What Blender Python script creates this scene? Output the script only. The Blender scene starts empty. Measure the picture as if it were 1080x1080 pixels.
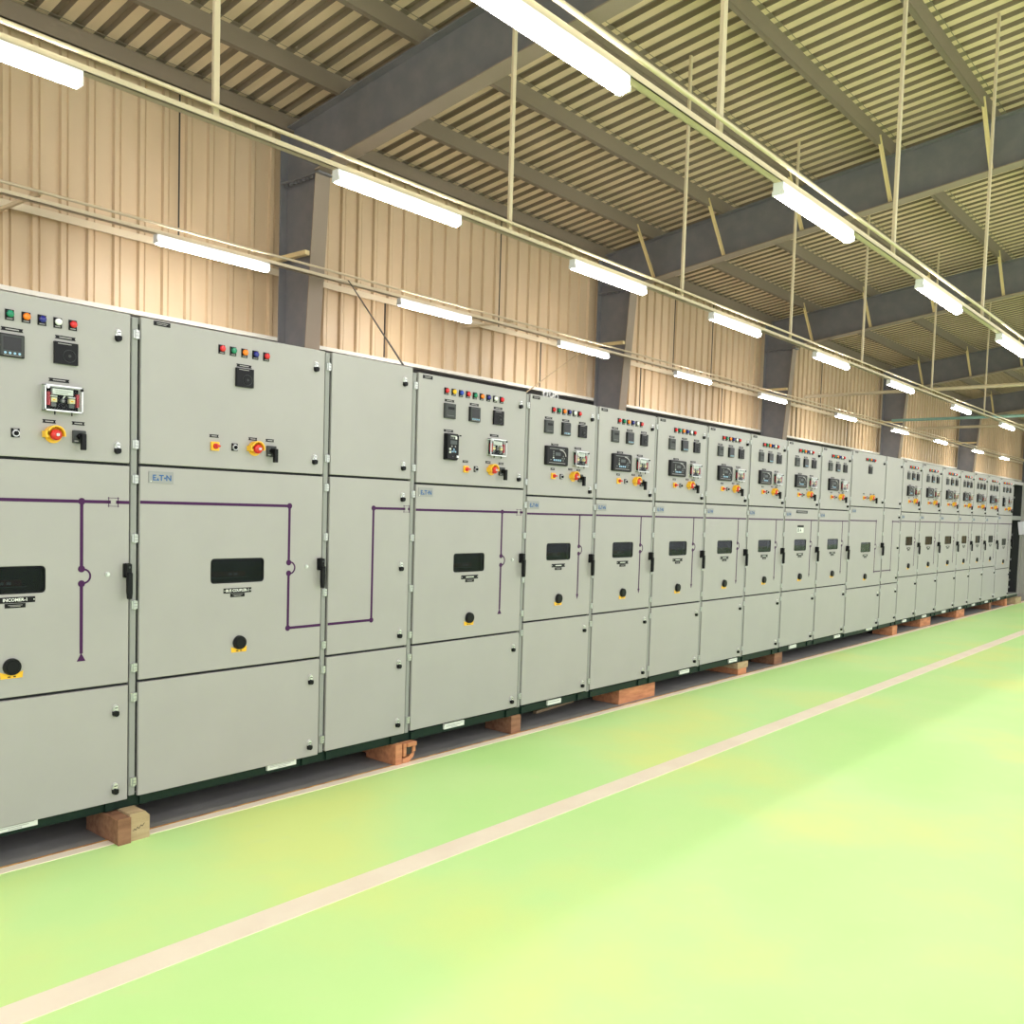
import bpy, math, random
from mathutils import Matrix, Vector
random.seed(7)
PI = math.pi
SC = bpy.context.scene
COL = SC.collection
ZB = 0.125            # top of the timber blocks the line-up stands on

# ------------------------------------------------------------------ materials
def mat(name, rgb, rough=0.5, metal=0.0, spec=0.5, emit=None, estr=0.0, trans=0.0, alpha=1.0,
        noise=None, bump=None, ior=1.45, coat=0.0):
    m = bpy.data.materials.new(name); m.use_nodes = True
    nt = m.node_tree; b = nt.nodes['Principled BSDF']
    b.inputs['Base Color'].default_value = (*rgb, 1)
    b.inputs['Roughness'].default_value = rough
    b.inputs['Metallic'].default_value = metal
    b.inputs['Specular IOR Level'].default_value = spec
    b.inputs['Transmission Weight'].default_value = trans
    b.inputs['Alpha'].default_value = alpha
    b.inputs['IOR'].default_value = ior
    b.inputs['Coat Weight'].default_value = coat
    if emit:
        b.inputs['Emission Color'].default_value = (*emit, 1)
        b.inputs['Emission Strength'].default_value = estr
    if noise:   # (scale, rgb2, lo, hi, (sx,sy,sz))
        tc = nt.nodes.new('ShaderNodeTexCoord'); mp = nt.nodes.new('ShaderNodeMapping')
        mp.inputs['Scale'].default_value = noise[4] if len(noise) > 4 else (1, 1, 1)
        n = nt.nodes.new('ShaderNodeTexNoise'); n.inputs['Scale'].default_value = noise[0]
        n.inputs['Detail'].default_value = 5
        r = nt.nodes.new('ShaderNodeValToRGB')
        r.color_ramp.elements[0].position = noise[2]; r.color_ramp.elements[1].position = noise[3]
        r.color_ramp.elements[0].color = (*rgb, 1); r.color_ramp.elements[1].color = (*noise[1], 1)
        nt.links.new(tc.outputs['Object'], mp.inputs['Vector']); nt.links.new(mp.outputs[0], n.inputs['Vector'])
        nt.links.new(n.outputs['Fac'], r.inputs[0]); nt.links.new(r.outputs[0], b.inputs['Base Color'])
    if bump:    # (scale, strength, distance)
        tc = nt.nodes.new('ShaderNodeTexCoord')
        n = nt.nodes.new('ShaderNodeTexNoise'); n.inputs['Scale'].default_value = bump[0]
        bp = nt.nodes.new('ShaderNodeBump'); bp.inputs['Strength'].default_value = bump[1]
        bp.inputs['Distance'].default_value = bump[2]
        nt.links.new(tc.outputs['Object'], n.inputs['Vector']); nt.links.new(n.outputs['Fac'], bp.inputs['Height'])
        nt.links.new(bp.outputs[0], b.inputs['Normal'])
    return m

M = {}
M['paint'] = mat('grey_powder_coat', (.382, .362, .362), .38, bump=(420, .12, .0006), noise=(3, (.364, .345, .345), .35, .7))
M['frame'] = mat('grey_frame_paint', (.27, .27, .265), .45)
M['dark'] = mat('black_interior', (.018, .02, .022), .6)
M['base'] = mat('dark_green_base_paint', (.006, .020, .014), .5, spec=.25)
M['black'] = mat('black_plastic', (.007, .007, .009), .38, spec=.22)
M['dgrey'] = mat('dark_grey_plastic', (.050, .053, .056), .45, spec=.3)
M['mgrey'] = mat('mid_grey_plastic', (.16, .165, .17), .4)
M['screen'] = mat('meter_screen', (.030, .029, .034), .25, spec=.3)
M['lcd'] = mat('lcd_glass', (.075, .085, .09), .3, spec=.3)
M['chrome'] = mat('chrome', (.74, .74, .74), .3, .75)
M['steel'] = mat('zinc_steel', (.55, .56, .55), .38, .8)
M['white'] = mat('white_plastic', (.82, .82, .80), .4)
M['offwhite'] = mat('label_white', (.70, .72, .68), .5)
M['engrave'] = mat('engraved_grey', (.34, .32, .33), .5)
M['purple'] = mat('purple_mimic_strip', (.052, .006, .066), .45, spec=.3)
M['yellow'] = mat('yellow_plastic', (.92, .50, .03), .35)
M['red'] = mat('red_plastic', (.62, .025, .022), .3)
M['pinkred'] = mat('red_strip', (.50, .05, .07), .4)
M['lred'] = mat('red_lens', (.68, .012, .02), .18, coat=.5)
M['lgreen'] = mat('green_lens', (.005, .22, .12), .18, coat=.5)
M['lorange'] = mat('orange_lens', (1.0, .22, .01), .18, coat=.5)
M['lblue'] = mat('blue_lens', (.01, .012, .21), .18, coat=.5)
M['lbright'] = mat('bright_blue_lens', (.02, .06, .45), .18, coat=.5)
M['lyellow'] = mat('yellow_lens', (1.0, .55, .02), .18, coat=.5)
M['lwhite'] = mat('white_lens', (.86, .86, .88), .18, coat=.5)
M['keyblue'] = mat('pale_blue_keys', (.30, .50, .72), .4)
M['badge'] = mat('brushed_badge', (.30, .30, .30), .4, .2)
M['blueink'] = mat('blue_ink', (.01, .09, .30), .4)
M['glass'] = mat('clear_cover', (.95, .97, .97), .03, trans=1.0, ior=1.12)
M['tint'] = mat('tinted_window_glass', (.22, .25, .28), .03, trans=.97, ior=1.16)
M['facia'] = mat('breaker_facia', (.018, .020, .026), .4)
M['facred'] = mat('breaker_facia_red', (.16, .03, .035), .4)
M['cream'] = mat('contact_cream', (.85, .74, .45), .4)
M['wood'] = mat('timber', (.30, .15, .085), .8, noise=(6, (.17, .075, .04), .35, .75, (1, 6, 6)), bump=(60, .4, .004))
M['wood2'] = mat('pale_timber', (.50, .37, .22), .8, noise=(6, (.36, .25, .14), .35, .75, (1, 6, 6)), bump=(60, .4, .004))
M['wood3'] = mat('orange_timber', (.62, .27, .13), .75, noise=(6, (.38, .14, .07), .35, .75, (1, 6, 6)), bump=(60, .4, .004))
M['clad'] = mat('cream_cladding', (.68, .515, .335), .42, noise=(1.3, (.58, .43, .265), .35, .75, (1, 1, .35)))
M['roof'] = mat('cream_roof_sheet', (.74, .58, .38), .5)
M['roofpan_shade'] = mat('taupe_roof_pan', (.26, .20, .14), .6)  # same sheet as the ribs, shade of the recesses painted in darker
M['slate'] = mat('slate_steel_paint', (.19, .187, .20), .6, noise=(5, (.225, .215, .22), .4, .7))
M['flange'] = mat('taupe_steel_paint', (.34, .27, .205), .55)
M['purlin'] = mat('taupe_purlin', (.24, .19, .14), .6)
M['rail'] = mat('cream_galvanised_rail', (.72, .60, .42), .4, .15)
M['strutc'] = mat('cream_strut_paint', (.75, .60, .32), .45)
M['teal'] = mat('teal_pipe_paint', (.30, .50, .44), .45)
M['dadowall'] = mat('dark_lower_wall', (.05, .048, .045), .8)
M['ledge'] = mat('white_flashing', (.82, .78, .70), .5)
M['cable'] = mat('dark_cable', (.05, .04, .032), .6)
M['tancable'] = mat('tan_cable', (.45, .32, .18), .6)
M['tube'] = mat('lit_tube', (1, 1, 1), .5, emit=(1.0, .95, .88), estr=48.0)
M['paper'] = mat('lilac_paper', (.80, .76, .88), .7)
M['cream_line'] = mat('cream_floor_line', (.95, .84, .70), .5, noise=(4, (.90, .77, .64), .4, .75))
M['orange_line'] = mat('worn_orange_edge', (.42, .16, .03), .6, noise=(9, (.75, .42, .12), .4, .6))
M['ink'] = mat('marker_ink', (.03, .025, .02), .7)

def floor_green():
    m = bpy.data.materials.new('green_epoxy_floor'); m.use_nodes = True
    nt = m.node_tree; b = nt.nodes['Principled BSDF']
    tc = nt.nodes.new('ShaderNodeTexCoord')
    n = nt.nodes.new('ShaderNodeTexNoise'); n.inputs['Scale'].default_value = .55; n.inputs['Detail'].default_value = 6
    r = nt.nodes.new('ShaderNodeValToRGB'); e = r.color_ramp.elements
    e[0].position = .36; e[0].color = (.55, .90, .32, 1)
    e[1].position = .68; e[1].color = (.76, .90, .30, 1)
    k = r.color_ramp.elements.new(.52); k.color = (.62, .92, .37, 1)
    n2 = nt.nodes.new('ShaderNodeTexNoise'); n2.inputs['Scale'].default_value = 9; n2.inputs['Detail'].default_value = 8
    r2 = nt.nodes.new('ShaderNodeValToRGB'); r2.color_ramp.elements[0].position = .60; r2.color_ramp.elements[1].position = .75
    mx = nt.nodes.new('ShaderNodeMixRGB'); mx.inputs[2].default_value = (.70, .86, .40, 1)
    mul = nt.nodes.new('ShaderNodeMath'); mul.operation = 'MULTIPLY'; mul.inputs[1].default_value = .3
    L = nt.links.new
    L(tc.outputs['Object'], n.inputs['Vector']); L(tc.outputs['Object'], n2.inputs['Vector'])
    L(n.outputs['Fac'], r.inputs[0]); L(n2.outputs['Fac'], r2.inputs[0]); L(r2.outputs[0], mul.inputs[0])
    L(r.outputs[0], mx.inputs[1]); L(mul.outputs[0], mx.inputs[0]); L(mx.outputs[0], b.inputs['Base Color'])
    b.inputs['Roughness'].default_value = .42
    return m
M['green'] = floor_green()
M['slab'] = mat('dark_grey_slab', (.22, .215, .21), .7, noise=(5, (.28, .27, .26), .4, .75), bump=(40, .3, .004))

# ------------------------------------------------------------------ mesh builder
class MB:
    def __init__(s, off=(0, 0, 0)):
        s.v = []; s.f = []; s.m = []; s.sm = []; s.mats = []; s.off = off
    def mi(s, m):
        if m not in s.mats: s.mats.append(m)
        return s.mats.index(m)
    def add(s, vs, fs, m, smooth=False):
        b = len(s.v); o = s.off
        s.v += [(x + o[0], y + o[1], z + o[2]) for x, y, z in vs]
        k = s.mi(m)
        for f in fs: s.f.append([b + i for i in f]); s.m.append(k); s.sm.append(smooth)
        return s
    def box(s, x0, x1, y0, y1, z0, z1, m):
        vs = [(x0, y0, z0), (x1, y0, z0), (x1, y1, z0), (x0, y1, z0), (x0, y0, z1), (x1, y0, z1), (x1, y1, z1), (x0, y1, z1)]
        return s.add(vs, [(0, 3, 2, 1), (4, 5, 6, 7), (0, 1, 5, 4), (1, 2, 6, 5), (2, 3, 7, 6), (3, 0, 4, 7)], m)
    def prism(s, poly, y0, y1, m, taper=1.0, smooth=False):
        """poly: (x,z) counter-clockwise seen from -y; front at y0"""
        n = len(poly)
        cx = sum(p[0] for p in poly) / n; cz = sum(p[1] for p in poly) / n
        fr = [(cx + (x - cx) * taper, y0, cz + (z - cz) * taper) for x, z in poly]
        bk = [(x, y1, z) for x, z in poly]
        s.add(fr + bk, [list(range(n)), list(range(2 * n - 1, n - 1, -1))], m)
        return s.add(fr + bk, [(i, n + i, n + (i + 1) % n, (i + 1) % n) for i in range(n)], m, smooth)
    def disc(s, cx, cz, r, y0, y1, m, seg=16, taper=1.0):
        return s.prism([(cx + r * math.cos(2 * PI * i / seg), cz + r * math.sin(2 * PI * i / seg)) for i in range(seg)], y0, y1, m, taper, True)
    def dome(s, cx, cz, r, y0, h, m, seg=14, rings=4):
        """dome bulging to -y from plane y0"""
        vs = []; fs = []
        for k in range(rings):
            a = (PI / 2) * k / rings
            for i in range(seg):
                t = 2 * PI * i / seg
                vs.append((cx + r * math.cos(a) * math.cos(t), y0 - h * math.sin(a), cz + r * math.cos(a) * math.sin(t)))
        vs.append((cx, y0 - h, cz))
        for k in range(rings - 1):
            for i in range(seg):
                j = (i + 1) % seg
                fs.append((k * seg + i, (k + 1) * seg + i, (k + 1) * seg + j, k * seg + j))
        for i in range(seg): fs.append(((rings - 1) * seg + i, len(vs) - 1, (rings - 1) * seg + (i + 1) % seg))
        return s.add(vs, fs, m, True)
    def rrect(s, x0, x1, z0, z1, r, n=4):
        p = []
        for cx, cz, a in ((x1 - r, z0 + r, -PI / 2), (x1 - r, z1 - r, 0), (x0 + r, z1 - r, PI / 2), (x0 + r, z0 + r, PI)):
            for i in range(n + 1):
                t = a + (PI / 2) * i / n
                p.append((cx + r * math.cos(t), cz + r * math.sin(t)))
        return p
    def ringarc(s, cx, cz, r0, r1, a0, a1, y0, y1, m, seg=14):
        vs = []; fs = []
        full = abs(a1 - a0) > 2 * PI - 1e-4
        for i in range(seg + 1):
            t = a0 + (a1 - a0) * i / seg; c, q = math.cos(t), math.sin(t)
            vs += [(cx + r0 * c, y0, cz + r0 * q), (cx + r1 * c, y0, cz + r1 * q), (cx + r1 * c, y1, cz + r1 * q), (cx + r0 * c, y1, cz + r0 * q)]
        for i in range(seg):
            a = 4 * i; b = a + 4
            fs += [(a, a + 1, b + 1, b), (a + 1, a + 2, b + 2, b + 1), (a + 2, a + 3, b + 3, b + 2), (a + 3, a, b, b + 3)]
        if not full: fs += [(0, 3, 2, 1), (4 * seg, 4 * seg + 1, 4 * seg + 2, 4 * seg + 3)]
        return s.add(vs, fs, m)
    def rod(s, a, b, r, m, seg=8):
        a = Vector(a); b = Vector(b); d = (b - a).normalized()
        u = d.orthogonal().normalized(); w = d.cross(u)
        vs = []
        for p in (a, b):
            for i in range(seg):
                t = 2 * PI * i / seg
                vs.append(tuple(p + u * r * math.cos(t) + w * r * math.sin(t)))
        s.add(vs, [(i, (i + 1) % seg, seg + (i + 1) % seg, seg + i) for i in range(seg)], m, True)
        return s.add(vs, [list(range(seg - 1, -1, -1)), list(range(seg, 2 * seg))], m)
    def bar(s, a, b, w, h, m):
        """rectangular bar between two points, w sideways, h up"""
        a = Vector(a); b = Vector(b); d = (b - a).normalized()
        up = Vector((0, 0, 1)) if abs(d.z) < .95 else Vector((0, 1, 0))
        u = d.cross(up).normalized() * w / 2; q = u.cross(d).normalized() * h / 2
        vs = [tuple(p + i * u + j * q) for p in (a, b) for i, j in ((-1, -1), (1, -1), (1, 1), (-1, 1))]
        return s.add(vs, [(0, 1, 2, 3), (7, 6, 5, 4), (0, 4, 5, 1), (1, 5, 6, 2), (2, 6, 7, 3), (3, 7, 4, 0)], m)
    def mesh(s, name):
        me = bpy.data.meshes.new(name)
        me.from_pydata(s.v, [], s.f)
        for m in s.mats: me.materials.append(M[m])
        me.polygons.foreach_set('material_index', s.m)
        me.polygons.foreach_set('use_smooth', s.sm)
        me.update()
        return me
    def build(s, name, parent=None, loc=(0, 0, 0)):
        return put(name, s.mesh(name), parent, loc)

def put(name, me, parent=None, loc=(0, 0, 0), label=None):
    o = bpy.data.objects.new(name, me); COL.objects.link(o)
    if parent: o.parent = parent
    o.location = loc
    if label: o['label'] = label
    return o
def empty(name, loc): 
    o = bpy.data.objects.new(name, None); COL.objects.link(o); o.location = loc; o.empty_display_size = .1; return o
def tag(o, label, cat, group=None):
    o['label'] = label; o['category'] = cat
    if group: o['group'] = group
    return o
def struct(o): o['kind'] = 'structure'; return o
def bevel(o, w, seg=2):
    b = o.modifiers.new('bevel', 'BEVEL'); b.width = w; b.segments = seg; b.limit_method = 'ANGLE'; b.angle_limit = math.radians(50)
    return o
def copy_tree(o, parent=None):
    c = o.copy(); COL.objects.link(c)
    if parent: c.parent = parent
    for ch in list(o.children): copy_tree(ch, c)
    return c

def text_mesh(name, body, size, m, extrude=.0006):
    cu = bpy.data.curves.new(name, 'FONT'); cu.body = body; cu.size = size; cu.align_x = 'CENTER'; cu.align_y = 'CENTER'
    cu.extrude = extrude; cu.offset = size * .022; cu.resolution_u = 3
    o = bpy.data.objects.new(name, cu); COL.objects.link(o)
    bpy.context.view_layer.update()
    me = bpy.data.meshes.new_from_object(o.evaluated_get(bpy.context.evaluated_depsgraph_get()))
    bpy.data.objects.remove(o)
    me.transform(Matrix.Rotation(PI / 2, 4, 'X'))
    me.materials.clear(); me.materials.append(M[m])
    return me
def merge_text(mb, me, x, y, z, m):
    mb.add([(v.co.x + x, v.co.y + y, v.co.z + z) for v in me.vertices], [list(p.vertices) for p in me.polygons], m)

# ------------------------------------------------------------------ door components (origin on the door's front plane)
cache = {}
def comp(key, fn):
    if key not in cache:
        mb = MB(); fn(mb); cache[key] = mb.mesh(key)
    return cache[key]

def lamp(c):
    def f(b):
        b.box(-.0165, .0165, -.004, 0, -.024, .018, 'black')
        b.box(-.011, .011, -.0046, -.004, -.0205, -.0165, 'engrave')
        b.disc(0, 0, .0155, -.009, -.004, 'black', 16)
        b.disc(0, 0, .0142, -.014, -.009, c, 16)
        b.dome(0, 0, .0142, -.014, .008, c)
    return comp('indicator_lamp_' + c, f)
def plate(w, h):
    def f(b):
        p = [(-w / 2, -h / 2), (w / 2, -h / 2), (w / 2 - h * .3, 0), (w / 2, h / 2), (-w / 2, h / 2), (-w / 2 + h * .3, 0)]
        b.add([(x, -.002, z) for x, z in p] + [(x, 0, z) for x, z in p],
              [(0, 1, 2, 3, 4, 5)] + [(i, 6 + i, 6 + (i + 1) % 6, (i + 1) % 6) for i in range(6)], 'black')
        b.box(-w * .3, w * .3, -.0026, -.002, -h * .16, h * .16, 'engrave')
    return comp('label_plate_%g_%g' % (w, h), f)
def meter_slot(b):
    b.box(-.048, .048, -.012, 0, -.045, .045, 'dgrey')
    b.prism([(-.044, -.041), (.044, -.041), (.044, .041), (-.044, .041)], -.015, -.012, 'dgrey', .97)
    b.box(-.022, .032, -.0158, -.015, .008, .024, 'black')
    b.box(-.030, .030, -.0156, -.015, -.030, -.0275, 'mgrey')
def meter_screen(b):
    b.box(-.048, .048, -.012, 0, -.045, .045, 'black')
    b.prism([(-.045, -.042), (.045, -.042), (.045, .042), (-.045, .042)], -.018, -.012, 'dgrey', .95)
    b.box(-.034, .034, -.0188, -.018, -.020, .033, 'screen')
    for i in range(4): b.disc(-.027 + .018 * i, -.031, .0052, -.0195, -.018, 'keyblue', 8)
    b.box(-.034, .034, -.0185, -.018, -.0405, -.0385, 'engrave')
def meter_dial(b):
    b.box(-.048, .048, -.014, 0, -.045, .045, 'black')
    b.box(-.036, .020, -.0146, -.014, .036, .039, 'engrave')
    b.ringarc(.012, -.010, .0245, .0265, 0, 2 * PI, -.0155, -.014, 'dgrey', 24)
    b.disc(.012, -.010, .0235, -.0165, -.014, 'black', 24, .96)
    b.disc(.012, -.010, .006, -.0175, -.0165, 'dgrey', 12)
def relay_large(b):
    b.prism(b.rrect(-.130, .130, -.066, .066, .008), -.014, 0, 'black')
    b.prism(b.rrect(-.128, .128, -.064, .064, .008), -.022, -.014, 'black', .95)
    b.box(-.098, .080, -.0226, -.022, .046, .051, 'mgrey')
    n = 8
    for i in range(n):                                                   # silver sweep to the upper right
        a0 = PI / 2 * (1 - i / n); a1 = PI / 2 * (1 - (i + 1) / n)
        q = lambda a, r: (.020 + (.068 + r) * math.cos(a), .0 + (.040 + r) * math.sin(a))
        x0, z0 = q(a0, 0); x1, z1 = q(a1, 0); x2, z2 = q(a1, .009); x3, z3 = q(a0, .009)
        b.add([(x0, -.0230, z0), (x1, -.0230, z1), (x2, -.0230, z2), (x3, -.0230, z3)], [(0, 1, 2, 3)], 'engrave')
    b.box(-.100, .088, -.0226, -.022, -.051, -.0475, 'engrave')
    b.box(-.030, .030, -.0230, -.022, .002, .024, 'lcd')
    for k in range(4): b.box(-.058, -.046, -.0230, -.022, .024 - .014 * k, .033 - .014 * k, 'offwhite' if k == 3 else 'mgrey')
    for k in range(4): b.box(-.050 + .024 * k, -.036 + .024 * k, -.0240, -.022, -.036, -.024, 'keyblue')
    for x, z in ((.062, .0), (.062, -.030), (.050, -.015), (.074, -.015)): b.disc(x, z, .0055, -.0240, -.022, 'mgrey', 8)
    b.box(-.090, -.072, -.0230, -.022, -.032, -.027, 'mgrey')
def relay_narrow(b):
    b.prism(b.rrect(-.055, .055, -.080, .080, .006), -.016, 0, 'black')
    b.prism(b.rrect(-.050, .052, -.076, .076, .006), -.028, -.016, 'black', .95)
    b.box(-.028, .034, -.0286, -.0280, .044, .068, 'dgrey')
    b.box(-.022, .026, -.0292, -.0286, .062, .066, 'offwhite')
    b.disc(0, .052, .005, -.0300, -.0280, 'mgrey', 8); b.box(.018, .032, -.0296, -.0286, .046, .062, 'offwhite')
    b.box(-.024, .032, -.0292, -.0280, .014, .038, 'lcd')
    for x in (-.012, .018): b.disc(x, .002, .005, -.0310, -.0280, 'engrave', 8)
    for z in (-.015, -.034): b.box(-.034, -.020, -.0310, -.0280, z - .006, z + .006, 'offwhite')
    for x, z in ((.006, -.016), (.006, -.0280), (-.008, -.030), (.020, -.030)): b.disc(x, z, .0052, -.0310, -.0280, 'keyblue', 8)
    b.disc(.006, -.030, .0045, -.0310, -.0280, 'offwhite', 8)
    b.disc(.0, -.060, .003, -.0300, -.0280, 'mgrey', 8)
    b.rod((.050, -.034, .070), (.062, -.034, .070), .004, 'black')
    b.box(.030, .046, -.0340, -.0240, -.066, -.052, 'chrome')
def relay_clear(b):
    w, h, d = .078, .054, .034
    b.box(-w, w, -.004, 0, -h, h, 'offwhite')
    b.box(-w + .010, w - .010, -.010, -.004, -h + .009, h - .009, 'black')
    for x0, x1, z0, z1 in ((-w, w, h - .006, h), (-w, w, -h, -h + .006), (-w, -w + .005, -h, h), (w - .005, w, -h, h)):
        b.box(x0, x1, -d, -d + .005, z0, z1, 'chrome')
    for x in (-w, w - .003): b.box(x, x + .003, -d + .005, -.004, -h, h, 'glass')
    for z in (-h, h - .003): b.box(-w, w, -d + .005, -.004, z, z + .003, 'glass')
    b.box(-w + .005, w - .005, -d + .001, -d + .0025, -h + .006, h - .006, 'glass')
    b.box(-.044, .040, -.026, -.010, .016, .040, 'white'); b.box(-.032, .030, -.0265, -.026, .031, .0325, 'engrave')
    b.box(-.032, .018, -.0265, -.026, .023, .0245, 'engrave')
    for x in (-.064, .054): b.box(x, x + .010, -.028, -.010, -.030, .024, 'pinkred')
    for x in (-.038, .036):
        b.box(x - .014, x + .014, -.024, -.010, .006, .011, 'white')
        b.box(x - .012, x + .012, -.026, -.010, -.016, .002, 'cream'); b.box(x - .005, x + .005, -.0265, -.026, -.010, -.005, 'lyellow')
        b.box(x - .010, x + .010, -.022, -.010, -.034, -.018, 'mgrey')
    b.disc(0, -.008, .009, -.022, -.010, 'mgrey', 12); b.disc(0, -.008, .005, -.024, -.022, 'engrave', 8)
    b.rod((.001, -.020, .002), (.008, -.020, .014), .003, 'white')
    for x in (-.034, .036): b.rod((x, -.024, -h + .002), (x, -.024, -h - .014), .0028, 'black')
    for x in (-w + .012, w - .006): b.disc(x, h - .012, .006, -d - .006, -d, 'black' if x > 0 else 'chrome', 10)
def rotary_yellow(b):
    b.prism(b.rrect(-.021, .021, -.021, .021, .003, 2), -.010, 0, 'yellow')
    b.disc(.001, 0, .014, -.018, -.010, 'red', 16, .9)
    b.prism([(-.010, -.006), (.010, -.006), (.018, 0), (.010, .006), (-.010, .006)], -.034, -.018, 'red', .85)
def selector(b):
    b.box(-.016, .016, -.004, 0, -.018, .018, 'black')
    b.ringarc(0, -.002, .0095, .0135, 0, 2 * PI, -.012, -.004, 'chrome', 18)
    b.disc(0, -.002, .0095, -.016, -.004, 'black', 14)
    b.box(-.002, .003, -.022, -.016, -.010, .007, 'black')
    b.box(-.008, .008, -.0045, -.004, .013, .0155, 'engrave')
def estop(b):
    b.disc(0, 0, .036, -.005, 0, 'yellow', 24)
    b.ringarc(0, 0, .031, .037, math.radians(-12), math.radians(192), -.040, -.005, 'yellow', 22)
    b.box(-.043, -.031, -.040, 0, -.014, .012, 'yellow')
    b.disc(0, 0, .013, -.024, -.005, 'red', 14)
    b.disc(.001, -.002, .023, -.036, -.024, 'red', 22, .96); b.dome(.001, -.002, .022, -.036, .009, 'red', 20, 4)
    b.disc(.001, -.002, .0065, -.049, -.043, 'chrome', 12)
    b.box(.0, .0035, -.058, -.049, -.007, .003, 'chrome')
def breaker_switch(b):
    b.prism(b.rrect(-.027, .027, -.027, .027, .003, 2), -.010, 0, 'dgrey')
    b.box(-.022, -.006, -.0106, -.010, -.021, -.016, 'engrave')
    b.disc(.004, .002, .015, -.026, -.010, 'black', 16, .92)
    b.disc(-.012, .002, .004, -.012, -.010, 'black', 8); b.disc(.020, .002, .004, -.012, -.010, 'black', 8)
    b.prism(b.rrect(-.004, .014, -.056, .012, .003, 2), -.044, -.024, 'black')
def latch(b):
    n = 18
    p = [(.0125 * math.cos(2 * PI * i / n), .014 * (1 if math.sin(2 * PI * i / n) > 0 else -1) + .0125 * math.sin(2 * PI * i / n)) for i in range(n)]
    b.prism(p, -.006, 0, 'chrome', .92)
    b.disc(0, .012, .0115, -.012, -.006, 'chrome', 16, .85)
    b.box(-.007, .007, -.014, -.012, .010, .0135, 'black')
    b.prism([(-.0135, -.020), (-.008, -.027), (0, -.029), (.008, -.027), (.0135, -.020), (.0135, -.004), (0, 0), (-.0135, -.004)], -.018, 0, 'black', .86)
def handle(b):
    b.prism(b.rrect(-.014, .014, .012, .076, .004, 2), -.014, 0, 'black')
    b.prism(b.rrect(-.012, .012, .020, .078, .004, 2), -.036, -.014, 'black', .9)
    b.prism([(-.005, -.082), (.010, -.086), (.013, -.060), (.013, .040), (-.009, .040), (-.009, -.050)], -.042, -.022, 'black', .9)
    b.disc(0, .060, .005, -.038, -.036, 'dgrey', 10)
def screw(b):
    b.disc(0, 0, .011, -.004, 0, 'steel', 14); b.disc(0, .001, .006, -.010, -.004, 'chrome', 12)
def rack_knob(b):
    b.prism([(-.042, -.048), (.042, -.048), (.045, -.020), (.022, -.028), (-.022, -.028), (-.045, -.020)], -.002, 0, 'yellow')
    b.box(-.016, -.004, -.0026, -.002, -.044, -.039, 'ink'); b.box(.006, .016, -.0026, -.002, -.044, -.039, 'ink')
    b.disc(0, 0, .035, -.006, 0, 'dgrey', 26); b.disc(0, 0, .034, -.018, -.006, 'black', 26, .95)
    b.disc(0, 0, .026, -.020, -.018, 'black', 22, .95)
def hinge(b):
    b.rod((0, -.004, -.020), (0, -.004, .020), .0075, 'steel', 10)
    b.box(-.014, .014, -.004, .008, -.018, .018, 'steel')
    for z in (-.0075, .0065): b.box(-.0085, .0085, -.0128, -.0122, z, z + .001, 'dark')
def badge(b):
    b.prism(b.rrect(-.060, .060, -.027, .027, .002, 1), -.003, 0, 'badge')
    b.box(-.054, -.010, -.0034, -.003, .017, .019, 'engrave')
    for ch, xx in (('E', -.034), ('T', .0), ('N', .036)): merge_text(b, text_mesh('maker', ch, .036, 'blueink', .0003), xx, -.0036, -.003, 'blueink')
    b.prism([(-.024, -.0145), (-.010, -.0145), (-.017, -.002)], -.0036, -.003, 'blueink'); b.disc(.018, -.003, .0045, -.0036, -.003, 'blueink', 10)
    b.disc(-.050, -.019, .003, -.0035, -.003, 'offwhite', 8)
def top_tag(b):
    b.box(-.040, .040, -.002, 0, -.010, .010, 'black')
    b.box(-.026, .028, -.0025, -.002, .001, .004, 'engrave'); b.box(-.026, .020, -.0025, -.002, -.005, -.003, 'engrave')

def nameplate(text):
    def f(b):
        b.box(-.078, .078, -.002, 0, -.012, .012, 'black')
        if text: merge_text(b, text_mesh('np', text, .0185, 'white', .0002), 0, -.0025, 0, 'white')
        else: b.box(-.036, .036, -.0026, -.002, -.003, .003, 'offwhite')
        for x in (-.073, .073): b.disc(x, 0, .0025, -.003, -.002, 'white', 8)
    return comp('nameplate_' + str(text), f)
def subplate():
    def f(b):
        b.box(-.040, .040, -.002, 0, -.009, .009, 'black')
        b.box(-.028, .028, -.0025, -.002, .001, .003, 'engrave'); b.box(-.020, .020, -.0025, -.002, -.004, -.002, 'engrave')
    return comp('subplate', f)

C = {k: (lambda k=k, fn=fn: comp(k, fn)) for k, fn in dict(meter_slot=meter_slot, meter_screen=meter_screen, meter_dial=meter_dial,
     relay_large=relay_large, relay_narrow=relay_narrow, relay_clear=relay_clear, rotary_yellow=rotary_yellow, selector=selector,
     estop=estop, breaker_switch=breaker_switch, latch=latch, handle=handle, screw=screw, rack_knob=rack_knob, hinge=hinge,
     badge=badge, top_tag=top_tag).items()}
NAMES = dict(meter_slot='panel_meter', meter_screen='display_meter', meter_dial='dial_switch', relay_large='protection_relay',
             relay_narrow='protection_relay', relay_clear='auxiliary_relay', rotary_yellow='rotary_switch', selector='selector_knob',
             estop='emergency_stop_button', breaker_switch='breaker_control_switch', latch='door_latch', handle='door_handle',
             screw='screw_head', rack_knob='racking_knob', hinge='hinge', badge='maker_badge', top_tag='label_plate')
LAB = dict(rotary_yellow='yellow square switch with red knob', estop='red mushroom button in yellow collar',
           latch='chrome latch with black lower half', handle='black lever handle', rack_knob='round black knob over yellow label',
           relay_clear='clear cased relay with white label and red side strips', badge='silver badge reading E.T.N in blue',
           meter_screen='meter with screen and four pale blue keys', meter_dial='black square unit with round knob')

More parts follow.
